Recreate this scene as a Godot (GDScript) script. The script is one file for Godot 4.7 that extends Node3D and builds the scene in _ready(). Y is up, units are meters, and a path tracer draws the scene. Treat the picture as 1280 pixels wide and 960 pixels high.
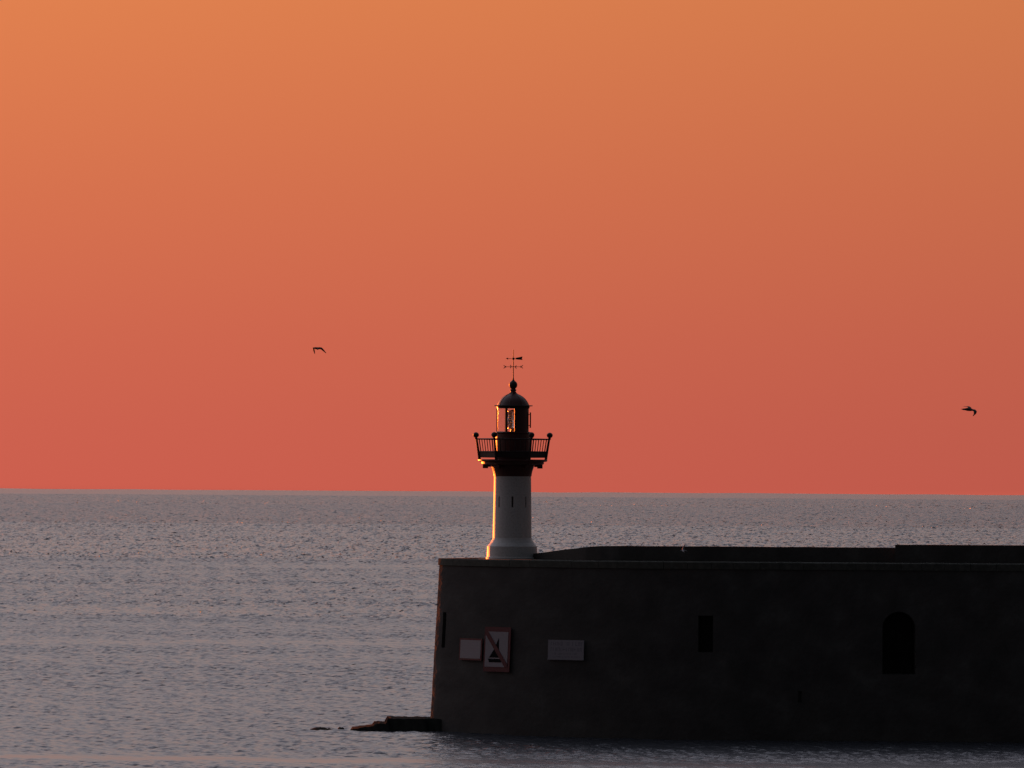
extends Node3D

# ------------------------------------------------------------------ constants
const EXPO := 2.5            # dusk: the camera is exposed for a dim sky
const SUN_AZ := -28.0        # degrees, left of the view axis, low and behind the lighthouse
const DECK := 10.25          # height of the mole's deck over the sea
const MID := -320.0          # the mole's long axis (z)
const TIP := -4.24           # x of the mole's rounded end at deck level
const BATTER := 0.055
var R1 := 5.0
var AS := deg_to_rad(23.0)      # the two sides meet in a blunt edge at the seaward end
var A0 := deg_to_rad(35.0)
var R2 := 21.0
var relief := FastNoiseLite.new()

# ------------------------------------------------------------------ helpers
func st_new() -> SurfaceTool:
	var st := SurfaceTool.new()
	st.begin(Mesh.PRIMITIVE_TRIANGLES)
	return st

func tri(st: SurfaceTool, a: Vector3, b: Vector3, c: Vector3, out: Vector3) -> void:
	var n := (a - c).cross(a - b)
	st.add_vertex(a)
	if n.dot(out) >= 0.0:
		st.add_vertex(b); st.add_vertex(c)
	else:
		st.add_vertex(c); st.add_vertex(b)

func quad(st: SurfaceTool, a: Vector3, b: Vector3, c: Vector3, d: Vector3, out: Vector3) -> void:
	tri(st, a, b, c, out)
	tri(st, a, c, d, out)

func commit(called: String, st: SurfaceTool, m: Material, parent: Node, flat := false) -> MeshInstance3D:
	st.generate_normals()
	var o := MeshInstance3D.new()
	o.name = called
	o.mesh = st.commit()
	o.material_override = m
	parent.add_child(o, true)
	return o

func tag(o: Node, label: String, category: String, group := "") -> void:
	o.set_meta("label", label)
	o.set_meta("category", category)
	if group != "":
		o.set_meta("group", group)

func thing(called: String, at: Vector3) -> Node3D:
	var o := Node3D.new()
	o.name = called
	o.position = at
	add_child(o, true)
	return o

# lathe round y; profile is [radius, height] pairs; a flat smooth group per band when sharp
func lathe(st: SurfaceTool, prof: Array, n: int, centre := Vector3.ZERO, a0 := 0.0, a1 := TAU, sharp := true) -> void:
	for k in prof.size() - 1:
		var r0: float = prof[k][0]; var y0: float = prof[k][1]
		var r1: float = prof[k + 1][0]; var y1: float = prof[k + 1][1]
		if sharp:
			st.set_smooth_group(k + 1)
		for i in n:
			var p := a0 + (a1 - a0) * i / n
			var q := a0 + (a1 - a0) * (i + 1) / n
			var m := (p + q) * 0.5
			var out := Vector3(cos(m) * (y1 - y0), r0 - r1, sin(m) * (y1 - y0))
			if absf(y1 - y0) < 1e-5:
				out = Vector3(0, r0 - r1, 0)
			var a := centre + Vector3(cos(p) * r0, y0, sin(p) * r0)
			var b := centre + Vector3(cos(q) * r0, y0, sin(q) * r0)
			var c := centre + Vector3(cos(q) * r1, y1, sin(q) * r1)
			var d := centre + Vector3(cos(p) * r1, y1, sin(p) * r1)
			if r0 > 1e-5:
				tri(st, a, b, c, out)
			if r1 > 1e-5:
				tri(st, a, c, d, out)

# tapered round bar between two points
func bar(st: SurfaceTool, a: Vector3, b: Vector3, ra: float, rb: float, n := 8) -> void:
	var ax := (b - a).normalized()
	var u := ax.cross(Vector3.UP if absf(ax.y) < 0.9 else Vector3.RIGHT).normalized()
	var w := ax.cross(u)
	for i in n:
		var p := TAU * i / n
		var q := TAU * (i + 1) / n
		var dp := u * cos(p) + w * sin(p)
		var dq := u * cos(q) + w * sin(q)
		st.set_smooth_group(1)
		quad(st, a + dp * ra, a + dq * ra, b + dq * rb, b + dp * rb, dp + dq)
		st.set_smooth_group(2)
		tri(st, a, a + dp * ra, a + dq * ra, -ax)
		tri(st, b, b + dp * rb, b + dq * rb, ax)

# box with chamfered vertical edges, in its own frame
func block(st: SurfaceTool, b: Basis, o: Vector3, half: Vector3) -> void:
	var s := [Vector3(1, 0, 0), Vector3(0, 1, 0), Vector3(0, 0, 1)]
	for k in 3:
		for sg in [-1.0, 1.0]:
			var n: Vector3 = s[k] * sg
			var u: Vector3 = s[(k + 1) % 3]
			var v: Vector3 = s[(k + 2) % 3]
			st.set_smooth_group(k * 2 + (1 if sg > 0 else 0) + 1)
			quad(st, o + b * ((n + u + v) * half), o + b * ((n - u + v) * half), o + b * ((n - u - v) * half), o + b * ((n + u - v) * half), b * n)

func noise_tex(seed_: int, freq: float, size: int, ramp: Gradient, normal := false, strength := 4.0, octaves := 4) -> NoiseTexture2D:
	var n := FastNoiseLite.new()
	n.seed = seed_
	n.frequency = freq
	n.fractal_octaves = octaves
	n.noise_type = FastNoiseLite.TYPE_SIMPLEX_SMOOTH
	var t := NoiseTexture2D.new()
	t.width = size; t.height = size
	t.seamless = true
	t.noise = n
	if ramp:
		t.color_ramp = ramp
	t.as_normal_map = normal
	t.bump_strength = strength
	return t

func ramp(stops: Array) -> Gradient:
	var g := Gradient.new()
	var off := PackedFloat32Array()
	var col := PackedColorArray()
	for s in stops:
		off.append(s[0])
		var c: Color = s[1]
		col.append(c.linear_to_srgb())
	g.offsets = off
	g.colors = col
	return g

func mat(lin: Color, rough: float, metal := 0.0) -> StandardMaterial3D:
	var m := StandardMaterial3D.new()
	m.albedo_color = lin.linear_to_srgb()
	m.roughness = rough
	m.metallic = metal
	return m

func textured(tex: Texture2D, scale: float, rough: float, relief_tex: Texture2D = null, cm := 2.0) -> StandardMaterial3D:
	var m := StandardMaterial3D.new()
	m.albedo_texture = tex
	m.uv1_triplanar = true
	m.uv1_world_triplanar = true
	m.uv1_scale = Vector3.ONE * scale
	m.roughness = rough
	if relief_tex:
		m.heightmap_enabled = true
		m.heightmap_texture = relief_tex
		m.heightmap_scale = cm
	return m

# ------------------------------------------------------------------ the sky
func lerp_stops(stops: Array, e: float) -> Vector3:
	for i in stops.size() - 1:
		var a: Array = stops[i]
		var b: Array = stops[i + 1]
		if e <= b[0]:
			var t := clampf((e - a[0]) / (b[0] - a[0]), 0.0, 1.0)
			return (a[1] as Vector3).lerp(b[1], t)
	return stops[-1][1]

func make_sky() -> Sky:
	# air only: the sunset side against the dim side opposite, by height over the horizon
	var west := [
		[0.0, Vector3(0.565, 0.108, 0.074)], [0.7, Vector3(0.570, 0.115, 0.074)], [1.6, Vector3(0.590, 0.128, 0.074)], [3.2, Vector3(0.635, 0.160, 0.074)],
		[5.3, Vector3(0.700, 0.208, 0.076)], [8.0, Vector3(0.78, 0.42, 0.27)], [12.0, Vector3(0.88, 0.72, 0.64)],
		[20.0, Vector3(0.92, 0.84, 0.91)], [35.0, Vector3(0.75, 0.73, 0.89)], [60.0, Vector3(0.40, 0.44, 0.54)], [90.0, Vector3(0.13, 0.155, 0.21)]]
	var east := [
		[0.0, Vector3(0.029, 0.029, 0.034)], [6.0, Vector3(0.033, 0.029, 0.032)], [14.0, Vector3(0.029, 0.029, 0.032)],
		[35.0, Vector3(0.029, 0.032, 0.036)], [60.0, Vector3(0.047, 0.054, 0.067)], [90.0, Vector3(0.13, 0.155, 0.21)]]
	var w := 128
	var h := 4096
	var img := Image.create(w, h, false, Image.FORMAT_RGBF)
	var mixes := PackedFloat32Array()
	var at_view := pow((1.0 + cos(deg_to_rad(SUN_AZ))) * 0.5, 3.6)
	for i in w:
		var az := (i + 0.5) / w * 360.0
		mixes.append(pow((1.0 + cos(deg_to_rad(az - SUN_AZ))) * 0.5, 3.6) / at_view)
	for j in h:
		var e := maxf(0.0, 90.0 - 180.0 * (j + 0.5) / h)
		var cw := lerp_stops(west, e) / EXPO
		if j >= h / 2:
			img.fill_rect(Rect2i(0, j, w, h - j), Color(cw.x, cw.y, cw.z))
			break
		var ce := lerp_stops(east, e) / EXPO
		for i in w:
			var c := ce.lerp(cw, mixes[i])
			img.set_pixel(i, j, Color(c.x, c.y, c.z))
	var m := PanoramaSkyMaterial.new()
	m.panorama = ImageTexture.create_from_image(img)
	var s := Sky.new()
	s.sky_material = m
	return s

# ------------------------------------------------------------------ the sea
var wk := PackedVector2Array()
var wa := PackedFloat32Array()
var wp := PackedFloat32Array()
var wl := PackedFloat32Array()
var calm := FastNoiseLite.new()

func make_waves() -> void:
	var rng := RandomNumberGenerator.new()
	rng.seed = 77
	var n := 18
	var slope := 0.21
	for i in n:
		var lam := 0.42 * pow(1.5 / 0.42, float(i) / (n - 1))
		var k := TAU / lam
		var dir := deg_to_rad(90.0 + rng.randf_range(-52, 52))
		wk.append(Vector2(cos(dir), sin(dir)) * k)
		wa.append(slope * sqrt(2.0 / n) / k * rng.randf_range(0.7, 1.3))
		wp.append(rng.randf() * TAU)
		wl.append(lam)
	calm.seed = 5
	calm.frequency = 0.012
	calm.fractal_octaves = 3

# how ruffled the water is at a place: wind streaks and smooth slicks lying across the swell
func ruffle(x: float, z: float) -> float:
	var a := 1.0 + 0.55 * calm.get_noise_2d(x * 0.35, z * 1.3)
	for s in [[-284.5, 3.4, 0.85], [-500.0, 7.0, 0.22], [-790.0, 14.0, 0.2]]:
		var d: float = (z + 2.5 * calm.get_noise_2d(x * 2.0 + 90.0, 7.0) * s[1] - s[0]) / s[1]
		a *= 1.0 - s[2] * exp(-d * d)
	return a

func sea_patch(mesh: ArrayMesh, z0: float, z1: float, dx: float, dz: float, size: float, steep: float) -> void:
	var rng := RandomNumberGenerator.new()
	rng.seed = int(-z0)
	var lap := 7.0 * size
	if z1 < -262.5:
		z1 += lap
	else:
		lap = 0.0
	var rows := int(ceil((z1 - z0) / dz))
	var half: float = 5.0 - z0 * 0.105
	var cols := int(ceil(half * 2.0 / dx))
	var v := PackedVector3Array(); var nn := PackedVector3Array(); var idx := PackedInt32Array()
	v.resize((rows + 1) * (cols + 1)); nn.resize(v.size())
	var used: Array[int] = []
	for i in wl.size():
		used.append(i)
	var at := 0
	for r in rows + 1:
		var zr := z0 + (z1 - z0) * r / rows
		var z := zr
		var hw := 5.0 - z * 0.105
		for c in cols + 1:
			var x := -hw + 2.0 * hw * c / cols
			# uneven spacing, so that no regular pattern shows
			if r > 0 and r < rows and c > 0 and c < cols:
				x += rng.randf_range(-0.35, 0.35) * dx
				z = zr + rng.randf_range(-0.35, 0.35) * dz
			var y := 0.0; var gx := 0.0; var gz := 0.0
			for i in used:
				var k := wk[i] / size
				var ph := k.x * x + k.y * z + wp[i]
				var a := wa[i] * size * steep
				y += a * sin(ph)
				var g := a * cos(ph)
				gx += g * k.x
				gz += g * k.y
			var f := ruffle(x, z)
			# the near edge dips gently under the next patch
			var under := maxf(0.0, z - (z1 - lap)) / maxf(lap, 0.001)
			v[at] = Vector3(x, y * f - under * (0.2 + 0.45 * size), z)
			nn[at] = Vector3(-gx * f, 1.0, -gz * f).normalized()
			at += 1
	for r in rows:
		for c in cols:
			var p := r * (cols + 1) + c
			var q := p + cols + 1
			idx.append_array([p, p + 1, q, p + 1, q + 1, q])
	var arr := []
	arr.resize(Mesh.ARRAY_MAX)
	arr[Mesh.ARRAY_VERTEX] = v
	arr[Mesh.ARRAY_NORMAL] = nn
	arr[Mesh.ARRAY_INDEX] = idx
	mesh.add_surface_from_arrays(Mesh.PRIMITIVE_TRIANGLES, arr)

func make_sea() -> void:
	make_waves()
	var water := mat(Color(0.035, 0.038, 0.046), 0.33)
	water.metallic_specular = 0.38
	water.normal_enabled = true
	water.normal_texture = noise_tex(31, 0.02, 1024, null, true, 3.0, 4)
	water.normal_scale = 0.35
	water.uv1_triplanar = true
	water.uv1_world_triplanar = true
	water.uv1_scale = Vector3.ONE / 11.0
	var mesh := ArrayMesh.new()
	sea_patch(mesh, -380.0, -262.0, 0.24, 0.20, 1.0, 0.95)
	sea_patch(mesh, -600.0, -380.0, 0.36, 0.30, 1.25, 1.05)
	sea_patch(mesh, -1100.0, -600.0, 0.55, 0.85, 1.7, 1.40)
	sea_patch(mesh, -2200.0, -1100.0, 1.0, 2.2, 2.5, 2.10)
	sea_patch(mesh, -5000.0, -2200.0, 2.2, 6.0, 4.5, 1.30)
	sea_patch(mesh, -12000.0, -5000.0, 5.0, 20.0, 9.0, 1.00)
	# open water all round, out to the horizon
	var st := st_new()
	var rings := [[40.0, -0.45], [262.0, -0.45], [1000.0, -0.45], [2150.0, -0.6], [2600.0, -2.0], [10500.0, -2.0], [12400.0, 0.0], [16000.0, 0.0], [55000.0, 0.0]]
	quad(st, Vector3(-40, -0.45, -40), Vector3(40, -0.45, -40), Vector3(40, -0.45, 40), Vector3(-40, -0.45, 40), Vector3.UP)
	var swell := FastNoiseLite.new()
	swell.seed = 3
	swell.frequency = 1.0
	var n := 720
	for k in rings.size() - 1:
		for i in n:
			var pts := []
			for e in [[k, i], [k, i + 1], [k + 1, i + 1], [k + 1, i]]:
				var a: float = TAU * (e[1] % n) / n
				var ring: Array = rings[e[0]]
				var rad: float = ring[0]
				if e[0] == 0:
					rad = 40.0 / maxf(absf(cos(a)), absf(sin(a)))
				var y: float = ring[1]
				if rad > 20000.0:
					y += 8.0 * swell.get_noise_2d(cos(a) * 60.0, sin(a) * 60.0)
				pts.append(Vector3(sin(a) * rad, y, -cos(a) * rad))
			quad(st, pts[0], pts[1], pts[2], pts[3], Vector3.UP)
	st.generate_normals()
	st.commit(mesh)
	# beyond 2 km the ripples are finer than the mesh: the same water, their slopes counted as roughness
	var offing: StandardMaterial3D = water.duplicate()
	offing.roughness = 0.42
	for e in mesh.get_surface_count():
		mesh.surface_set_material(e, water if e < 4 else offing)
	var o := MeshInstance3D.new()
	o.name = "sea"
	o.mesh = mesh
	o.set_meta("kind", "structure")
	o.set_meta("label", "grey rippled sea reaching to the horizon")
	add_child(o)

# ------------------------------------------------------------------ the mole
# the outline of the mole's camera side at deck level: [place, outward direction]
func outline(s: float) -> Array:
	var a := 0.0
	var p := Vector3(TIP, 0, MID)
	var l1 := R1 * (A0 - AS)
	var l2 := l1 + R2 * (PI / 2 - A0)
	if s < l1:
		a = AS + s / R1
		p += Vector3(R1 * (cos(AS) - cos(a)), 0, R1 * (sin(a) - sin(AS)))
	else:
		a = minf(A0 + (s - l1) / R2, PI / 2)
		p += Vector3(R1 * (cos(AS) - cos(A0)), 0, R1 * (sin(A0) - sin(AS)))
		p += Vector3(R2 * (cos(A0) - cos(a)), 0, R2 * (sin(a) - sin(A0)))
		if s > l2:
			p.x += s - l2
	return [p, Vector3(-cos(a), 0, sin(a))]

func s_at(x: float, y: float) -> float:
	var best := 0.0
	var s := 0.0
	while s < 70.0:
		if wall_point(s, y, 0.0).x <= x:
			best = s
		s += 0.02
	return best

func wall_point(s: float, y: float, inward := 0.0) -> Vector3:
	var o := outline(s)
	var n: Vector3 = o[1]
	var p: Vector3 = o[0] + n * ((DECK - y) * BATTER - inward) + Vector3(0, y, 0)
	return p + n * 0.025 * relief.get_noise_3d(p.x * 3.0, p.y * 3.0, p.z * 3.0)

func mirror(p: Vector3) -> Vector3:
	return Vector3(p.x, p.y, 2.0 * MID - p.z)

func breaks(lo: float, hi: float, step: float, extra: Array) -> Array:
	var b := []
	var n := int(ceil((hi - lo) / step))
	for i in n + 1:
		var v := lo + (hi - lo) * i / n
		var near := false
		for e in extra:
			if absf(e - v) < step * 0.35:
				near = true
		if not near or i == 0 or i == n:
			b.append(v)
	for e in extra:
		b.append(e)
	b.sort()
	return b

func make_mole() -> void:
	relief.seed = 9
	relief.frequency = 0.35
	relief.fractal_octaves = 4
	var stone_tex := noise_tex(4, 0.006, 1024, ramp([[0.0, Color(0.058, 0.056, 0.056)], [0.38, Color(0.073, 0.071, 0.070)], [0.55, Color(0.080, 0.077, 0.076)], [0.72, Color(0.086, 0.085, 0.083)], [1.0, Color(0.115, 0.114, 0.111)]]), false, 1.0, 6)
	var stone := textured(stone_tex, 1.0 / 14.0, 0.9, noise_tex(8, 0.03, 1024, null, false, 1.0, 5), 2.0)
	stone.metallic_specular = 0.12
	var cap_tex := noise_tex(14, 0.02, 512, ramp([[0.0, Color(0.065, 0.07, 0.062)], [0.5, Color(0.09, 0.094, 0.085)], [1.0, Color(0.13, 0.13, 0.117)]]), false, 1.0, 5)
	var cap := textured(cap_tex, 1.0 / 5.0, 0.9)
	cap.metallic_specular = 0.15
	var root := thing("breakwater", Vector3.ZERO)
	tag(root, "dark stone breakwater with tapering battered end rising from the sea", "breakwater")

	# openings: [s0, s1, y0, y1, depth, arched]
	var open := []
	var sx := s_at(-3.93, 6.0)
	open.append([sx - 0.16, sx + 0.16, 4.95, 7.05, 1.0, false])
	sx = s_at(11.25, 6.1)
	open.append([sx - 0.42, sx + 0.42, 5.05, 7.15, 1.4, false])
	sx = s_at(22.4, 5.7)
	open.append([sx - 0.95, sx + 0.95, 3.85, 7.45, 3.0, true])
	sx = s_at(16.7, 2.5)
	open.append([sx - 0.10, sx + 0.10, 2.2, 2.85, 0.15, false])
	var us := []; var vs := []
	for o in open:
		us.append_array([o[0], o[1]])
		vs.append_array([o[2], o[3]])
	var ub := breaks(0.0, 72.0, 0.6, us)
	var vb := breaks(-1.5, DECK - 0.4, 0.6, vs)
	var st := st_new()
	for i in ub.size() - 1:
		for j in vb.size() - 1:
			var um: float = (ub[i] + ub[i + 1]) * 0.5
			var vm: float = (vb[j] + vb[j + 1]) * 0.5
			var hole := false
			for o in open:
				if um > o[0] and um < o[1] and vm > o[2] and vm < o[3]:
					hole = true
			var n: Vector3 = outline(um)[1]
			var a := wall_point(ub[i], vb[j]); var b := wall_point(ub[i + 1], vb[j])
			var c := wall_point(ub[i + 1], vb[j + 1]); var d := wall_point(ub[i], vb[j + 1])
			if not hole:
				quad(st, a, b, c, d, n)
			quad(st, mirror(a), mirror(b), mirror(c), mirror(d), Vector3(n.x, 0, -n.z))
	# end wall far outside the frame
	var e0 := wall_point(72.0, -1.5); var e1 := wall_point(72.0, DECK - 0.4)
	st.set_smooth_group(3)
	quad(st, e0, e1, mirror(e1), mirror(e0), Vector3.RIGHT)
	var spandrels := []
	for o in open:
		if o[5]:
			# the wall above the arch
			var n := 14
			var mid: float = (o[0] + o[1]) * 0.5
			var half: float = (o[1] - o[0]) * 0.5
			var rise := half
			var spring: float = o[3] - rise
			st.set_smooth_group(0)
			for i in n:
				var t0 := -cos(PI * i / n) * half; var t1 := -cos(PI * (i + 1) / n) * half
				var h0 := spring + rise * sin(PI * i / n); var h1 := spring + rise * sin(PI * (i + 1) / n)
				quad(st, wall_point(mid + t0, h0), wall_point(mid + t1, h1), wall_point(mid + t1, o[3]), wall_point(mid + t0, o[3]), outline(mid)[1])
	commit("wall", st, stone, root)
	for o in open:
		var path := []
		if o[5]:
			var mid: float = (o[0] + o[1]) * 0.5
			var half: float = (o[1] - o[0]) * 0.5
			var spring: float = o[3] - half
			path.append([o[0], o[2]])
			for i in 15:
				path.append([mid - cos(PI * i / 14.0) * half, spring + half * sin(PI * i / 14.0)])
			path.append([o[1], o[2]])
		else:
			path = [[o[0], o[2]], [o[0], o[3]], [o[1], o[3]], [o[1], o[2]]]
		var ro := st_new()
		var cu: float = (o[0] + o[1]) * 0.5
		var cv: float = (o[2] + o[3]) * 0.5
		var centre := wall_point(cu, cv, o[4] * 0.5)
		var back := wall_point(cu, cv, o[4])
		for i in path.size():
			var p: Array = path[i]
			var q: Array = path[(i + 1) % path.size()]
			var a := wall_point(p[0], p[1]); var b := wall_point(q[0], q[1])
			var c := wall_point(q[0], q[1], o[4]); var d := wall_point(p[0], p[1], o[4])
			ro.set_smooth_group(i + 1)
			quad(ro, a, b, c, d, centre - (a + b + c + d) * 0.25)
			ro.set_smooth_group(60)
			tri(ro, c, d, back, outline(cu)[1])
		commit("doorway" if o[5] else "loophole", ro, stone, root)
	# coping stones along the edge
	var rng := RandomNumberGenerator.new()
	rng.seed = 21
	for side in [1, -1]:
		var s := 0.0
		while s < (66.0 if side == 1 else 30.0):
			var l := rng.randf_range(1.1, 1.7)
			var cs := st_new()
			var lift := rng.randf_range(-0.012, 0.012)
			var over := 0.09 + rng.randf_range(-0.015, 0.015)
			var parts := 4
			for i in parts:
				var sa := s + 0.008 + (l - 0.016) * i / parts
				var sb := s + 0.008 + (l - 0.016) * (i + 1) / parts
				var oa := outline(sa); var ob := outline(sb)
				var na: Vector3 = oa[1]; var nb: Vector3 = ob[1]
				var pa: Vector3 = oa[0]; var pb: Vector3 = ob[0]
				var y1 := DECK + lift; var y0 := DECK - 0.42
				var q := [pa + na * over + Vector3(0, y0, 0), pb + nb * over + Vector3(0, y0, 0),
					pb + nb * over + Vector3(0, y1 - 0.05, 0), pa + na * over + Vector3(0, y1 - 0.05, 0),
					pb + nb * (over - 0.05) + Vector3(0, y1, 0), pa + na * (over - 0.05) + Vector3(0, y1, 0),
					pb - nb * 0.6 + Vector3(0, y1, 0), pa - na * 0.6 + Vector3(0, y1, 0),
					pb - nb * 0.05 + Vector3(0, y0, 0), pa - na * 0.05 + Vector3(0, y0, 0)]
				if side < 0:
					for k in q.size():
						q[k] = mirror(q[k])
					na.z = -na.z
				cs.set_smooth_group(1); quad(cs, q[0], q[1], q[2], q[3], na)
				cs.set_smooth_group(2); quad(cs, q[3], q[2], q[4], q[5], na + Vector3.UP)
				cs.set_smooth_group(3); quad(cs, q[5], q[4], q[6], q[7], Vector3.UP)
				cs.set_smooth_group(4); quad(cs, q[0], q[1], q[8], q[9], Vector3.DOWN)
				if i == 0:
					cs.set_smooth_group(5)
					quad(cs, q[9], q[0], q[3], q[7], q[0] - q[1]); tri(cs, q[3], q[5], q[7], q[0] - q[1])
				if i == parts - 1:
					cs.set_smooth_group(6)
					quad(cs, q[8], q[1], q[2], q[6], q[1] - q[0]); tri(cs, q[2], q[4], q[6], q[1] - q[0])
			commit("coping_stone", cs, cap, root)
			s += l
	# deck
	var dk := st_new()
	for i in 180:
		var oa := outline(i * 0.4); var ob := outline((i + 1) * 0.4)
		var pa: Vector3 = oa[0] - oa[1] * 0.55 + Vector3(0, DECK - 0.03, 0)
		var pb: Vector3 = ob[0] - ob[1] * 0.55 + Vector3(0, DECK - 0.03, 0)
		pa.z = maxf(pa.z, MID); pb.z = maxf(pb.z, MID)
		quad(dk, pa, pb, mirror(pb), mirror(pa), Vector3.UP)
	commit("deck", dk, cap, root)
	# low parapet that starts behind the lighthouse and sweeps out to the edge of the deck
	var pr := st_new()
	var line := [[1.3, -319.2, 0.30], [1.7, -318.7, 0.36], [2.4, -317.6, 0.47], [3.3, -316.2, 0.61], [4.4, -314.9, 0.76], [5.2, -314.4, 0.83], [6.0, -314.1, 0.845], [9.0, -313.9, 0.85], [14.0, -313.8, 0.845], [18.5, -313.8, 0.85], [22.9, -313.8, 0.845], [23.0, -313.8, 0.845]]
	var pts := []
	for i in line.size() - 1:
		for k in 6:
			var t := k / 6.0
			pts.append([lerpf(line[i][0], line[i + 1][0], t), lerpf(line[i][1], line[i + 1][1], t), lerpf(line[i][2], line[i + 1][2], t)])
	var wob := FastNoiseLite.new()
	wob.seed = 2
	wob.frequency = 0.5
	for i in pts.size() - 1:
		var p: Array = pts[i]; var q: Array = pts[i + 1]
		var dir := Vector3(q[0] - p[0], 0, q[1] - p[1]).normalized()
		var n := Vector3(-dir.z, 0, dir.x) * 1.0
		var a := Vector3(p[0], DECK - 0.1, p[1]); var b := Vector3(q[0], DECK - 0.1, q[1])
		var ta := a + Vector3(0, p[2] + 0.1 + 0.02 * wob.get_noise_1d(p[0]), 0); var tb := b + Vector3(0, q[2] + 0.1 + 0.02 * wob.get_noise_1d(q[0]), 0)
		var bk := Vector3(0.45, 0, -0.9)
		pr.set_smooth_group(1); quad(pr, a, b, tb, ta, n)
		pr.set_smooth_group(2); quad(pr, ta, tb, tb + bk, ta + bk, Vector3.UP)
		pr.set_smooth_group(3); quad(pr, a + bk, b + bk, tb + bk, ta + bk, -n)
		if i == 0:
			pr.set_smooth_group(4); quad(pr, a, ta, ta + bk, a + bk, -dir)
	commit("parapet", pr, stone, root)
	var rb := st_new()
	var x0 := 22.36
	var corner := [Vector3(x0, 0, -313.1), Vector3(64, 0, -313.1), Vector3(64, 0, -314.7), Vector3(x0 + 2.2, 0, -314.7)]
	for i in 4:
		var a: Vector3 = corner[i]; var b: Vector3 = corner[(i + 1) % 4]
		var n := Vector3(b.z - a.z, 0, a.x - b.x) * -1.0
		var m := (a + b) * 0.5 - Vector3(43, 0, -313.9)
		var top := 11.28
		rb.set_smooth_group(i + 1)
		quad(rb, a + Vector3(0, DECK - 0.1, 0), b + Vector3(0, DECK - 0.1, 0), b + Vector3(0, top, 0), a + Vector3(0, top, 0), m if absf(n.dot(m)) > 0 else n)
		rb.set_smooth_group(8)
		tri(rb, a + Vector3(0, top, 0), b + Vector3(0, top, 0), Vector3(43, top, -313.9), Vector3.UP)
	commit("raised_platform", rb, stone, root)
	make_ledge(stone)

# low rocks and a foundation ledge awash at the foot of the mole
func rock_patch(called: String, x0: float, x1: float, z0: float, z1: float, step: float, h: Callable, m: Material) -> MeshInstance3D:
	var nx := int((x1 - x0) / step)
	var nz := int((z1 - z0) / step)
	var st := st_new()
	for i in nx:
		for j in nz:
			var c := []
			for e in [[0, 0], [1, 0], [1, 1], [0, 1]]:
				var x := lerpf(x0, x1, float(i + e[0]) / nx)
				var z := lerpf(z0, z1, float(j + e[1]) / nz)
				var k: int = (i + e[0])
				var l: int = (j + e[1])
				var y: float = h.call(x, z)
				if k == 0 or l == 0 or k == nx or l == nz:
					y = -1.2
				c.append(Vector3(x, y, z))
			quad(st, c[0], c[1], c[2], c[3], Vector3.UP)
	return commit(called, st, m, self)

func make_ledge(stone: Material) -> void:
	var n := FastNoiseLite.new()
	n.seed = 40
	n.frequency = 0.6
	n.fractal_octaves = 4
	var wet := textured(noise_tex(17, 0.02, 512, ramp([[0.0, Color(0.018, 0.019, 0.018)], [1.0, Color(0.036, 0.036, 0.032)]]), false, 1.0, 5), 1.0 / 4.0, 0.95)
	wet.metallic_specular = 0.05
	var o := rock_patch("foundation_ledge", -9.6, -3.6, -322.5, -318.0, 0.15, func(x: float, z: float):
		var w := 0.3 * n.get_noise_2d(x * 0.7, z * 0.7)
		var y := -0.8
		if x > -9.35 + w: y = 0.10 + 0.16 * (x + 9.35)
		if x > -8.0 + w: y = 0.45
		if x > -7.3 + w * 0.6: y = 0.74
		if z > -318.5 + w or z < -322.0 + w: y = -0.8
		return y + 0.06 * n.get_noise_2d(x * 3.0, z * 3.0), wet)
	tag(o, "flat-topped dark foundation ledge stepping down into the sea at the wall's foot", "ledge")
	for r in [[-10.05, -320.2, 0.22, 0.8, 0.12, "tiny dark rock barely breaking the water, nearest the stepped ledge"], [-11.25, -320.0, 0.62, 1.3, 0.11, "flat dark rock awash, farthest left from the breakwater"]]:
		var k := rock_patch("rock", r[0] - r[2] * 1.4, r[0] + r[2] * 1.4, r[1] - r[3] * 1.4, r[1] + r[3] * 1.4, 0.12, func(x: float, z: float):
			var d := Vector2((x - r[0]) / r[2], (z - r[1]) / r[3]).length_squared()
			return r[4] * (1.3 - d) + 0.12 * n.get_noise_2d(x * 4.0, z * 4.0) - 0.02, wet)
		tag(k, r[5], "rock", "rocks awash by the breakwater")

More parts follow.
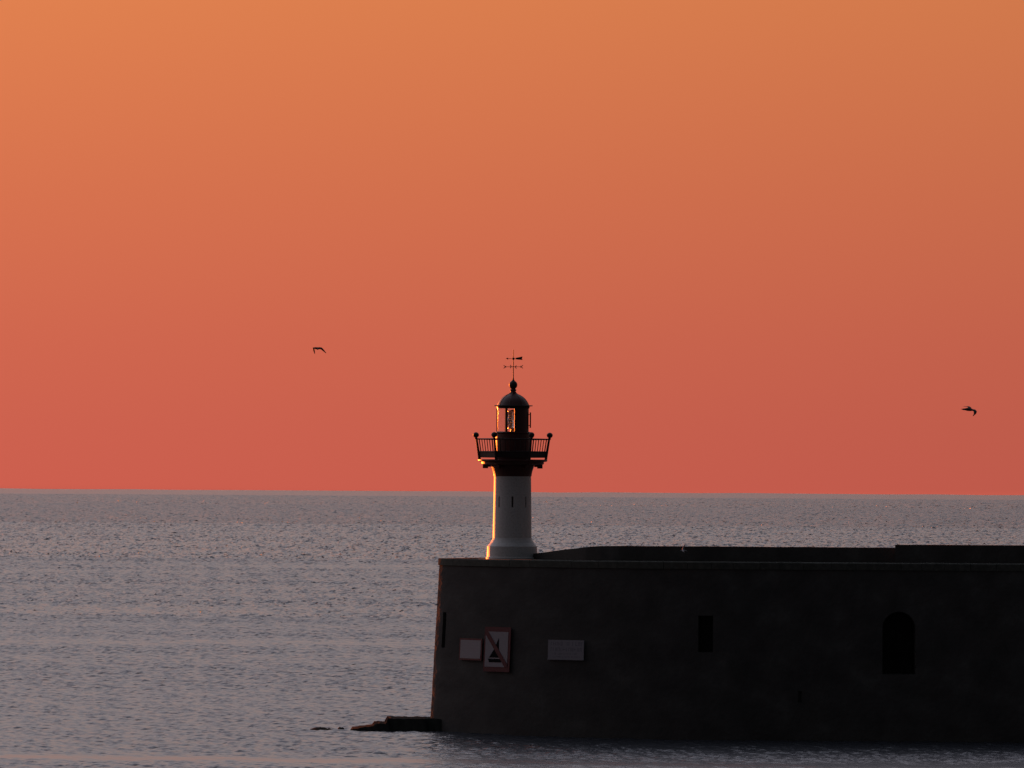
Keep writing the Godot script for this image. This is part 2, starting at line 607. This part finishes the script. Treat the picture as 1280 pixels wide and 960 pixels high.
# ------------------------------------------------------------------ the lighthouse
func make_lighthouse() -> void:
	var white_tex := noise_tex(51, 0.02, 1024, ramp([[0.0, Color(0.38, 0.37, 0.36)], [0.4, Color(0.53, 0.53, 0.53)], [1.0, Color(0.61, 0.61, 0.61)]]), false, 1.0, 5)
	var white := textured(white_tex, 1.0 / 3.0, 0.62, noise_tex(52, 0.06, 512, null, false, 1.0, 4), 0.6)
	var red_tex := noise_tex(61, 0.03, 512, ramp([[0.0, Color(0.035, 0.009, 0.008)], [0.5, Color(0.060, 0.010, 0.009)], [1.0, Color(0.075, 0.013, 0.011)]]), false, 1.0, 5)
	var red := textured(red_tex, 1.0 / 2.0, 0.55)
	var iron := mat(Color(0.022, 0.010, 0.009), 0.62)
	var soot := mat(Color(0.012, 0.010, 0.010), 0.8)
	var brass := mat(Color(0.35, 0.22, 0.07), 0.35, 1.0)
	var root := thing("lighthouse", Vector3(0.07, DECK - 0.03, MID))
	tag(root, "small white lighthouse with dark red gallery and domed lantern at the breakwater's end", "lighthouse")

	# base and flare
	var st := st_new()
	lathe(st, [[1.55, 0.0], [1.55, 0.10], [1.50, 0.13], [1.48, 0.76], [1.44, 0.80], [1.30, 0.97], [1.20, 1.14], [1.155, 1.26]], 64)
	commit("base", st, white, root)
	# shaft with narrow loopholes all round
	var y0 := 1.26; var y1 := 4.95
	var ra := 1.155; var rb := 1.10
	var holes := []
	var vb := breaks(y0, y1, 0.6, [3.08, 3.72])
	var ub := []
	for i in 8:
		var a := PI / 2 + i * PI / 4
		holes.append(a)
		ub.append_array([a - 0.045, a + 0.045])
	var all := breaks(PI / 2 - 0.3, PI / 2 - 0.3 + TAU, TAU / 72, ub)
	var sp := func(a: float, y: float, inw: float) -> Vector3:
		var r := lerpf(ra, rb, (y - y0) / (y1 - y0)) - inw
		return Vector3(cos(a) * r, y, sin(a) * r)
	st = st_new()
	for i in all.size() - 1:
		for j in vb.size() - 1:
			var am: float = (all[i] + all[i + 1]) * 0.5
			var vm: float = (vb[j] + vb[j + 1]) * 0.5
			var skip := false
			for h in holes:
				if absf(angle_difference(am, h)) < 0.045 and vm > 3.08 and vm < 3.72:
					skip = true
			if not skip:
				quad(st, sp.call(all[i], vb[j], 0.0), sp.call(all[i + 1], vb[j], 0.0), sp.call(all[i + 1], vb[j + 1], 0.0), sp.call(all[i], vb[j + 1], 0.0), Vector3(cos(am), 0, sin(am)))
	var shaft := commit("shaft", st, white, root)
	for h in holes:
		var ls := st_new()
		var path := [[h - 0.045, 3.08], [h - 0.045, 3.72], [h + 0.045, 3.72], [h + 0.045, 3.08]]
		var cen: Vector3 = sp.call(h, 3.4, 0.35)
		for i in 4:
			var p: Array = path[i]; var q: Array = path[(i + 1) % 4]
			var a: Vector3 = sp.call(p[0], p[1], 0.0); var b: Vector3 = sp.call(q[0], q[1], 0.0)
			var c: Vector3 = sp.call(q[0], q[1], 0.7); var d: Vector3 = sp.call(p[0], p[1], 0.7)
			ls.set_smooth_group(i + 1)
			quad(ls, a, b, c, d, cen - (a + b + c + d) * 0.25)
			ls.set_smooth_group(9)
			tri(ls, c, d, sp.call(h, 3.4, 0.7), Vector3(cos(h), 0, sin(h)))
		commit("loophole", ls, white, shaft)
	# corbelled collar under the gallery
	st = st_new()
	lathe(st, [[1.06, 4.90], [1.13, 4.93], [1.14, 5.05], [1.17, 5.20], [1.25, 5.45], [1.30, 5.66]], 64)
	commit("collar", st, red, root)
	# hexagonal gallery floor: two tiers
	st = st_new()
	lathe(st, [[1.2, 5.60], [1.78, 5.62], [1.86, 5.66], [1.86, 5.78], [2.02, 5.80], [2.06, 5.84], [2.06, 5.90], [2.0, 5.92], [0.9, 5.92]], 48)
	commit("gallery_floor", st, red, root)
	for i in 6:
		var a := i * PI / 3
		var d := Vector3(cos(a), 0, sin(a))
		var bs := Basis(d, Vector3.UP, d.cross(Vector3.UP))
		st = st_new()
		block(st, bs, d * 1.62 + Vector3(0, 5.51, 0), Vector3(0.16, 0.12, 0.09))
		block(st, bs, d * 1.40 + Vector3(0, 5.55, 0), Vector3(0.12, 0.075, 0.07))
		commit("bracket", st, red, root)
	# railing: leaning corner posts with balls, rails, a low panel and balusters
	var foot := 1.97; var head := 2.17
	var at := func(a: float, y: float) -> Vector3:
		var r := lerpf(foot, head, (y - 5.92) / (7.2 - 5.92))
		return Vector3(cos(a) * r, y, sin(a) * r)
	for i in 6:
		var a := i * PI / 3
		st = st_new()
		bar(st, at.call(a, 5.88), at.call(a, 7.22), 0.085, 0.065, 10)
		var post := commit("railing_post", st, iron, root)
		st = st_new()
		var prof := []
		for k in 13:
			var t := -PI / 2 + PI * k / 12
			prof.append([0.18 * cos(t), 0.165 * sin(t)])
		lathe(st, [[0.06, -0.26], [0.075, -0.2], [0.05, -0.15]], 14, at.call(a, 7.37))
		lathe(st, prof, 18, at.call(a, 7.37), 0.0, TAU, false)
		commit("ball_finial", st, iron, post)
	for i in 6:
		var a := i * PI / 3; var b := (i + 1) * PI / 3
		for rail in [[7.13, 0.04], [6.38, 0.035]]:
			st = st_new()
			bar(st, at.call(a, rail[0]), at.call(b, rail[0]), rail[1], rail[1], 8)
			commit("rail", st, iron, root)
		st = st_new()
		var lo0: Vector3 = at.call(a, 6.03); var lo1: Vector3 = at.call(b, 6.03)
		var hi0: Vector3 = at.call(a, 6.37); var hi1: Vector3 = at.call(b, 6.37)
		var inn := ((lo0 + lo1) * -0.5)
		inn.y = 0.0
		inn = inn.normalized() * 0.025
		st.set_smooth_group(1); quad(st, lo0, lo1, hi1, hi0, -inn)
		st.set_smooth_group(2); quad(st, lo0 + inn, lo1 + inn, hi1 + inn, hi0 + inn, inn)
		st.set_smooth_group(3); quad(st, lo0, lo1, lo1 + inn, lo0 + inn, Vector3.DOWN)
		commit("toe_panel", st, iron, root)
		for k in 6:
			var t := (k + 1.0) / 7.0
			st = st_new()
			var p: Vector3 = (at.call(a, 6.38) as Vector3).lerp(at.call(b, 6.38), t)
			var q: Vector3 = (at.call(a, 7.13) as Vector3).lerp(at.call(b, 7.13), t)
			var w := 0.036 if k == 0 or k == 5 else 0.025
			bar(st, p, q, w, w, 6)
			commit("baluster", st, iron, root)
	# drum under the lantern
	st = st_new()
	lathe(st, [[1.06, 5.92], [1.06, 6.1], [1.03, 6.13], [1.03, 7.44], [1.09, 7.48], [1.09, 7.54], [0.98, 7.58], [0.2, 7.58]], 48)
	commit("drum", st, red, root)
	# lantern: glass towards the sea on the left, sheet metal on the other side
	var g0 := 7.57; var g1 := 8.97
	var glass := mat(Color(0.9, 0.92, 0.92), 0.03)
	glass.transparency = BaseMaterial3D.TRANSPARENCY_ALPHA
	glass.albedo_color.a = 0.08
	var rl := 0.93
	var edge := deg_to_rad(98.0)
	var cuts := [-edge, deg_to_rad(-66.5), 0.0, deg_to_rad(63.0), edge]
	for i in 4:
		st = st_new()
		lathe(st, [[rl, g0], [rl, g1]], 12, Vector3.ZERO, PI + cuts[i], PI + cuts[i + 1], false)
		commit("lantern_pane", st, glass, root)
	for c in cuts:
		st = st_new()
		var d := Vector3(cos(PI + c), 0, sin(PI + c))
		block(st, Basis(d, Vector3.UP, d.cross(Vector3.UP)), d * (rl + 0.005) + Vector3(0, (g0 + g1) * 0.5, 0), Vector3(0.045, (g1 - g0) * 0.5, 0.045))
		commit("glazing_bar", st, iron, root)
	st = st_new()
	lathe(st, [[rl - 0.03, g1], [rl - 0.03, g0]], 30, Vector3.ZERO, PI + edge, PI - edge + TAU, false)
	commit("panel_lining", st, soot, root)
	st = st_new()
	lathe(st, [[rl + 0.01, g0], [rl + 0.01, g1]], 30, Vector3.ZERO, PI + edge, PI - edge + TAU, false)
	commit("blank_panel", st, red, root)
	st = st_new()
	block(st, Basis.IDENTITY, Vector3(1.035, 8.27, 0.05), Vector3(0.04, 0.46, 0.16))
	for y in [7.95, 8.6]:
		block(st, Basis.IDENTITY, Vector3(0.97, y, 0.05), Vector3(0.05, 0.02, 0.03))
	commit("storm_shutter", st, iron, root)
	# the lens on its pedestal
	st = st_new()
	lathe(st, [[0.0, 7.58], [0.16, 7.58], [0.14, 7.72], [0.30, 7.76], [0.30, 7.80], [0.0, 7.80]], 24)
	commit("lens_pedestal", st, brass, root)
	var lens_glass := mat(Color(0.95, 0.97, 0.95), 0.02)
	lens_glass.refraction_enabled = true
	lens_glass.refraction_scale = 0.05
	lens_glass.transparency = BaseMaterial3D.TRANSPARENCY_ALPHA
	lens_glass.albedo_color.a = 0.1
	st = st_new()
	var prof2 := [[0.0, 7.81]]
	for k in 11:
		var y := 7.81 + k * 0.085
		var belly := 0.24 + 0.07 * sin(PI * (k + 0.5) / 11.0)
		prof2.append([belly, y])
		prof2.append([belly + 0.025, y + 0.045])
		prof2.append([belly - 0.01, y + 0.08])
	prof2.append([0.0, 8.75])
	lathe(st, prof2, 28)
	var lens := commit("lens", st, lens_glass, root)
	for k in 5:
		var a := TAU * k / 5 + 0.4
		var d := Vector3(cos(a), 0, sin(a)) * 0.33
		var e := Vector3(cos(a + 0.5), 0, sin(a + 0.5)) * 0.30
		st = st_new()
		bar(st, d + Vector3(0, 7.78, 0), e + Vector3(0, 8.80, 0), 0.018, 0.018, 6)
		commit("lens_frame_bar", st, iron, lens)
	st = st_new()
	lathe(st, [[0.0, 8.76], [0.33, 8.76], [0.33, 8.80], [0.0, 8.90]], 24)
	commit("lens_cap", st, brass, lens)
	# roof
	st = st_new()
	lathe(st, [[0.6, 8.97], [0.98, 8.97], [0.99, 9.08], [1.16, 9.10], [1.18, 9.12], [1.16, 9.145], [0.98, 9.15]], 48)
	commit("cornice", st, iron, root)
	st = st_new()
	var prof3 := []
	for p in [[0.96, 9.145], [0.90, 9.27], [0.83, 9.39], [0.72, 9.53], [0.58, 9.65], [0.42, 9.745], [0.28, 9.81], [0.20, 9.86], [0.165, 9.93], [0.155, 10.0]]:
		prof3.append(p)
	lathe(st, prof3, 48, Vector3.ZERO, 0.0, TAU, false)
	lathe(st, [[0.155, 10.0], [0.19, 10.02], [0.20, 10.05], [0.19, 10.08], [0.15, 10.11], [0.13, 10.14]], 24)
	var dome := commit("dome", st, red, root)
	for i in 8:
		var a := i * TAU / 8 + 0.2
		st = st_new()
		for k in prof3.size() - 2:
			bar(st, Vector3(cos(a) * prof3[k][0], prof3[k][1], sin(a) * prof3[k][0]), Vector3(cos(a) * prof3[k + 1][0], prof3[k + 1][1], sin(a) * prof3[k + 1][0]), 0.022, 0.022, 5)
		commit("roof_seam", st, red, dome)
	st = st_new()
	var ball := []
	for k in 17:
		var t := -PI / 2 + PI * k / 16
		ball.append([0.25 * cos(t), 10.36 + 0.26 * sin(t)])
	lathe(st, ball, 28, Vector3.ZERO, 0.0, TAU, false)
	lathe(st, [[0.12, 10.58], [0.06, 10.66], [0.035, 10.78]], 14)
	commit("roof_ball", st, iron, root)
	# weather vane
	st = st_new()
	bar(st, Vector3(0, 10.7, 0), Vector3(0, 12.46, 0), 0.032, 0.018, 8)
	var rod := commit("vane_rod", st, iron, root)
	var turn := deg_to_rad(17.0)
	for i in 4:
		var a := turn + i * PI / 2
		var d := Vector3(cos(a), 0, sin(a))
		st = st_new()
		bar(st, Vector3(0, 11.44, 0), d * 0.50 + Vector3(0, 11.44, 0), 0.018, 0.015, 6)
		# forked letter-like tip
		bar(st, d * 0.48 + Vector3(0, 11.44, 0), d * 0.60 + Vector3(0, 11.53, 0), 0.024, 0.02, 6)
		bar(st, d * 0.48 + Vector3(0, 11.44, 0), d * 0.60 + Vector3(0, 11.35, 0), 0.024, 0.02, 6)
		bar(st, d * 0.46 + Vector3(0, 11.38, 0), d * 0.46 + Vector3(0, 11.50, 0), 0.016, 0.016, 6)
		commit("compass_arm", st, iron, rod)
	st = st_new()
	bar(st, Vector3(-0.36, 11.925, 0), Vector3(0.16, 11.925, 0), 0.016, 0.016, 6)
	lathe(st, [[0.0, 11.84], [0.07, 11.88], [0.08, 11.925], [0.07, 11.97], [0.0, 12.01]], 12)
	var head_p := [Vector3(-0.46, 11.925, 0), Vector3(-0.30, 11.99, 0), Vector3(-0.33, 11.925, 0), Vector3(-0.30, 11.86, 0)]
	slab(st, head_p, Vector3(0, 0, 0.015))
	slab(st, [Vector3(0.13, 11.97, 0), Vector3(0.55, 12.06, 0), Vector3(0.52, 11.95, 0), Vector3(0.55, 11.85, 0), Vector3(0.13, 11.885, 0)], Vector3(0, 0, 0.015))
	var arrow := commit("vane_arrow", st, iron, rod)
	arrow.rotation.y = 0.12

# a flat plate of some thickness from an outline
func slab(st: SurfaceTool, pts: Array, half: Vector3) -> void:
	var c := Vector3.ZERO
	for p in pts:
		c += p / pts.size()
	for i in pts.size():
		var a: Vector3 = pts[i]; var b: Vector3 = pts[(i + 1) % pts.size()]
		st.set_smooth_group(1); tri(st, c + half, a + half, b + half, half)
		st.set_smooth_group(2); tri(st, c - half, a - half, b - half, -half)
		st.set_smooth_group(3); quad(st, a - half, b - half, b + half, a + half, (a + b) * 0.5 - c)

# ------------------------------------------------------------------ signs on the wall
func sign_at(called: String, x: float, y: float) -> Node3D:
	var s := s_at(x, y)
	var p := wall_point(s, y)
	var n: Vector3 = outline(s)[1]
	var right := Vector3(n.z, 0, -n.x)
	n = (n + Vector3(0, BATTER, 0)).normalized()
	var o := thing(called, p + n * 0.09)
	o.basis = Basis(right, n.cross(right), n)
	return o

func plate(called: String, parent: Node3D, w: float, h: float, z: float, t: float, m: Material, cx := 0.0, cy := 0.0) -> MeshInstance3D:
	var st := st_new()
	block(st, Basis.IDENTITY, Vector3(cx, cy, z), Vector3(w * 0.5, h * 0.5, t * 0.5))
	return commit(called, st, m, parent)

func print_marks(w: int, h: int, rows: Array, seed_: int, paper: Color, ink: Color) -> ImageTexture:
	var rng := RandomNumberGenerator.new()
	rng.seed = seed_
	var img := Image.create(w, h, false, Image.FORMAT_RGB8)
	img.fill(paper.linear_to_srgb())
	var c := ink.linear_to_srgb()
	for r in rows:
		var x: int = r[0]
		while x < int(r[1]):
			var lw := rng.randi_range(int(r[3] * 0.4), int(r[3] * 0.8))
			if rng.randf() < 0.84:
				var th := maxi(2, int(r[3] * 0.2))
				img.fill_rect(Rect2i(x, r[2], th, r[3]), c)
				if rng.randf() < 0.6:
					img.fill_rect(Rect2i(x, r[2] + [0, int(r[3] * 0.45), r[3] - th][rng.randi() % 3], lw, th), c)
				if rng.randf() < 0.5:
					img.fill_rect(Rect2i(x + lw - th, r[2], th, r[3]), c)
			x += lw + int(r[3] * 0.25)
	return ImageTexture.create_from_image(img)

func make_signs() -> void:
	var red := mat(Color(0.085, 0.006, 0.014), 0.6)
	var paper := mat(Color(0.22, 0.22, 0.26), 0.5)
	var black := mat(Color(0.012, 0.012, 0.014), 0.9)
	black.metallic_specular = 0.15
	var steel := mat(Color(0.10, 0.10, 0.10), 0.6, 0.5)
	# no sailing
	var o := sign_at("prohibition_sign", -0.70, 4.98)
	tag(o, "tall red-bordered white sign with a black sailing boat crossed by a red diagonal", "sign")
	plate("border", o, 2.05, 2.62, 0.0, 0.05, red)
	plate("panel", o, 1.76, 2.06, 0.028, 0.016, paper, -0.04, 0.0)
	var st := st_new()
	slab(st, [Vector3(0.12, 0.66, 0.042), Vector3(0.16, -0.02, 0.042), Vector3(0.42, -0.48, 0.042), Vector3(-0.58, -0.48, 0.042), Vector3(-0.22, 0.0, 0.042)], Vector3(0, 0, 0.005))
	slab(st, [Vector3(-0.68, -0.56, 0.042), Vector3(0.50, -0.56, 0.042), Vector3(0.36, -0.76, 0.042), Vector3(-0.58, -0.76, 0.042)], Vector3(0, 0, 0.005))
	commit("boat_symbol", st, black, o)
	st = st_new()
	slab(st, [Vector3(-0.92, 1.03, 0.052), Vector3(-0.72, 1.03, 0.052), Vector3(0.84, -0.85, 0.052), Vector3(0.84, -1.03, 0.052), Vector3(0.66, -1.03, 0.052), Vector3(-0.92, 0.86, 0.052)], Vector3(0, 0, 0.004))
	commit("diagonal_bar", st, red, o)
	for y in [-0.9, 0.9]:
		plate("mounting_rail", o, 1.7, 0.1, -0.055, 0.06, steel, 0.0, y)
	# small notice beside it
	o = sign_at("notice_board", -2.26, 4.93)
	tag(o, "small square white notice with thin red edge beside the boat sign", "sign")
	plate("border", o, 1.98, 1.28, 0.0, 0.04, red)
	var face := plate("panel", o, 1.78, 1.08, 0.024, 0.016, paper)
	print_on(face, 1.78, 1.08, print_marks(356, 216, [[30, 320, 30, 22], [30, 330, 70, 18], [40, 300, 104, 18], [30, 320, 138, 18], [60, 280, 170, 18]], 8, Color(0.22, 0.22, 0.26), Color(0.25, 0.25, 0.30)), 0.034)
	plate("mounting_rail", o, 1.6, 0.1, -0.05, 0.06, steel)
	# plain white board to the right
	o = sign_at("notice_board", 3.28, 5.05)
	tag(o, "wide white notice board with rows of faint lettering, right of the boat sign", "sign")
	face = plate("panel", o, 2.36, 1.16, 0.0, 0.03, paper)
	print_on(face, 2.36, 1.16, print_marks(472, 232, [[30, 440, 20, 44], [30, 440, 88, 44], [60, 400, 150, 24], [40, 430, 190, 20]], 15, Color(0.22, 0.22, 0.26), Color(0.13, 0.13, 0.17)), 0.018)
	for y in [-0.4, 0.4]:
		plate("mounting_rail", o, 1.9, 0.1, -0.045, 0.06, steel, 0.0, y)

func print_on(face: MeshInstance3D, w: float, h: float, tex: Texture2D, z: float) -> void:
	var q := QuadMesh.new()
	q.size = Vector2(w * 0.97, h * 0.96)
	var m := StandardMaterial3D.new()
	m.albedo_texture = tex
	m.roughness = 0.5
	var o := MeshInstance3D.new()
	o.name = "lettering"
	o.mesh = q
	o.material_override = m
	o.position.z = z
	face.add_child(o)

# ------------------------------------------------------------------ gulls
# one closed body with wings grown out of it: wings are chains of [place, chord, thickness]
func loft(st: SurfaceTool, chain: Array, chord_dir: Vector3) -> void:
	var ring := func(k: int) -> Array:
		var e: Array = chain[k]
		var p: Vector3 = e[0]
		var prev: Vector3 = chain[maxi(k - 1, 0)][0]
		var next: Vector3 = chain[mini(k + 1, chain.size() - 1)][0]
		var up := chord_dir.cross(next - prev).normalized()
		var out := []
		for i in 8:
			var a := TAU * i / 8
			out.append(p + chord_dir * cos(a) * e[1] * 0.5 + up * sin(a) * e[2] * 0.7)
		return out
	for k in chain.size() - 1:
		var a: Array = ring.call(k); var b: Array = ring.call(k + 1)
		var mid: Vector3 = (chain[k][0] + chain[k + 1][0]) * 0.5
		for i in 8:
			var j := (i + 1) % 8
			quad(st, a[i], a[j], b[j], b[i], (a[i] + a[j] + b[i] + b[j]) * 0.25 - mid)

func gull(at: Vector3, body: Array, wings: Array, chord: Vector3, label: String, m: Material) -> void:
	var st := st_new()
	loft(st, body, (body[1][0] - body[0][0]).normalized().cross(Vector3.UP).normalized())
	for w in wings:
		loft(st, w, chord)
	st.generate_normals()
	var o := MeshInstance3D.new()
	o.name = "gull"
	o.mesh = st.commit()
	o.material_override = m
	o.position = at
	o.scale = Vector3.ONE * 1.15
	add_child(o, true)
	tag(o, label, "gull", "gulls round the lighthouse")

func make_gulls() -> void:
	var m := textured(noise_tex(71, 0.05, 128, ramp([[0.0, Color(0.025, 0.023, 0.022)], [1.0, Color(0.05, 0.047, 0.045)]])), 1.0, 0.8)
	var pale := textured(noise_tex(72, 0.05, 128, ramp([[0.0, Color(0.10, 0.10, 0.11)], [1.0, Color(0.42, 0.42, 0.43)]])), 1.0, 0.8)
	# left gull, seen from behind with both wings bent down
	gull(Vector3(-18.1, 27.36, -500),
		[[Vector3(0.03, -0.02, 0.32), 0.02, 0.02], [Vector3(0.02, 0.0, 0.2), 0.12, 0.06], [Vector3(0, 0, 0.0), 0.15, 0.14], [Vector3(-0.02, 0.01, -0.16), 0.11, 0.11], [Vector3(-0.03, 0.02, -0.27), 0.085, 0.085], [Vector3(-0.03, 0.01, -0.34), 0.03, 0.03], [Vector3(-0.03, 0.0, -0.40), 0.005, 0.005]],
		[[[Vector3(0.0, 0.03, -0.02), 0.26, 0.13], [Vector3(-0.18, 0.05, -0.03), 0.26, 0.12], [Vector3(-0.34, 0.055, -0.02), 0.22, 0.12], [Vector3(-0.30, -0.15, 0.02), 0.18, 0.09], [Vector3(-0.22, -0.42, 0.1), 0.04, 0.03]],
		[[Vector3(0.0, 0.03, -0.02), 0.26, 0.13], [Vector3(0.16, 0.05, -0.03), 0.26, 0.12], [Vector3(0.30, 0.03, -0.02), 0.22, 0.12], [Vector3(0.48, -0.14, 0.02), 0.18, 0.09], [Vector3(0.69, -0.35, 0.1), 0.04, 0.03]]],
		Vector3(0, 0, 1), "dark gull high over the sea left of the lighthouse, wings bent down", m)
	# right gull, banking, head to the left
	gull(Vector3(40.0, 21.65, -470),
		[[Vector3(-0.64, 0.01, 0.0), 0.01, 0.01], [Vector3(-0.56, 0.0, 0.0), 0.03, 0.035], [Vector3(-0.47, -0.01, 0.0), 0.08, 0.085], [Vector3(-0.34, -0.01, 0.0), 0.09, 0.10], [Vector3(-0.15, -0.01, 0.0), 0.16, 0.17], [Vector3(0.05, -0.02, 0.0), 0.17, 0.18], [Vector3(0.22, -0.05, 0.0), 0.12, 0.12], [Vector3(0.42, -0.11, 0.0), 0.18, 0.03], [Vector3(0.5, -0.13, 0.0), 0.16, 0.01]],
		[[[Vector3(0.0, 0.0, -0.02), 0.30, 0.07], [Vector3(0.02, 0.14, -0.2), 0.28, 0.05], [Vector3(-0.05, 0.21, -0.42), 0.22, 0.04], [Vector3(-0.38, 0.22, -0.80), 0.02, 0.01]],
		[[Vector3(0.08, -0.02, 0.02), 0.30, 0.08], [Vector3(0.32, -0.05, 0.2), 0.30, 0.06], [Vector3(0.42, -0.18, 0.38), 0.26, 0.05], [Vector3(0.38, -0.36, 0.5), 0.18, 0.04], [Vector3(0.22, -0.54, 0.6), 0.03, 0.01]]],
		Vector3(1, 0, 0), "dark gull banking over the breakwater at the far right", m)
	# small one skimming past the parapet
	gull(Vector3(9.88, 10.93, -308.6),
		[[Vector3(-0.13, -0.03, 0.05), 0.01, 0.01], [Vector3(-0.09, -0.02, 0.04), 0.05, 0.05], [Vector3(0.0, -0.01, 0.0), 0.09, 0.09], [Vector3(0.10, -0.03, -0.03), 0.06, 0.06], [Vector3(0.22, -0.07, -0.06), 0.06, 0.01]],
		[[[Vector3(0.0, 0.0, -0.02), 0.12, 0.04], [Vector3(0.0, 0.10, -0.06), 0.10, 0.03], [Vector3(0.06, 0.24, -0.1), 0.06, 0.02], [Vector3(0.12, 0.34, -0.14), 0.01, 0.01]],
		[[Vector3(0.0, 0.0, 0.02), 0.12, 0.04], [Vector3(-0.02, -0.02, 0.2), 0.10, 0.03], [Vector3(0.05, -0.1, 0.4), 0.01, 0.01]]],
		Vector3(1, 0, 0), "tiny gull with one wing raised, skimming past the low parapet", pale)

# ------------------------------------------------------------------
func _ready() -> void:
	var cam := Camera3D.new()
	cam.name = "camera"
	cam.fov = rad_to_deg(2.0 * atan(480.0 / 6720.0))
	cam.near = 1.0
	cam.far = 60000.0
	cam.position = Vector3(0, 14.3, 0)
	cam.basis = Basis(Vector3.RIGHT, deg_to_rad(1.134)) * Basis(Vector3.BACK, deg_to_rad(0.36))
	add_child(cam)
	cam.current = true
	var env := Environment.new()
	env.background_mode = Environment.BG_SKY
	env.sky = make_sky()
	env.tonemap_mode = Environment.TONE_MAPPER_LINEAR
	env.tonemap_exposure = EXPO
	env.sdfgi_enabled = true
	env.ssao_enabled = true
	env.ssil_enabled = true
	var we := WorldEnvironment.new()
	we.environment = env
	add_child(we)
	var sun := DirectionalLight3D.new()
	sun.name = "sun"
	sun.light_color = Color(1.0, 0.18, 0.022).linear_to_srgb()
	sun.light_energy = 1.6
	sun.light_angular_distance = 0.45
	sun.shadow_enabled = true
	var az := deg_to_rad(SUN_AZ)
	var el := deg_to_rad(1.2)
	var to_sun := Vector3(sin(az) * cos(el), sin(el), -cos(az) * cos(el))
	sun.basis = Basis.looking_at(-to_sun, Vector3.UP)
	add_child(sun)

	make_sea()
	make_mole()
	make_lighthouse()
	make_signs()
	make_gulls()
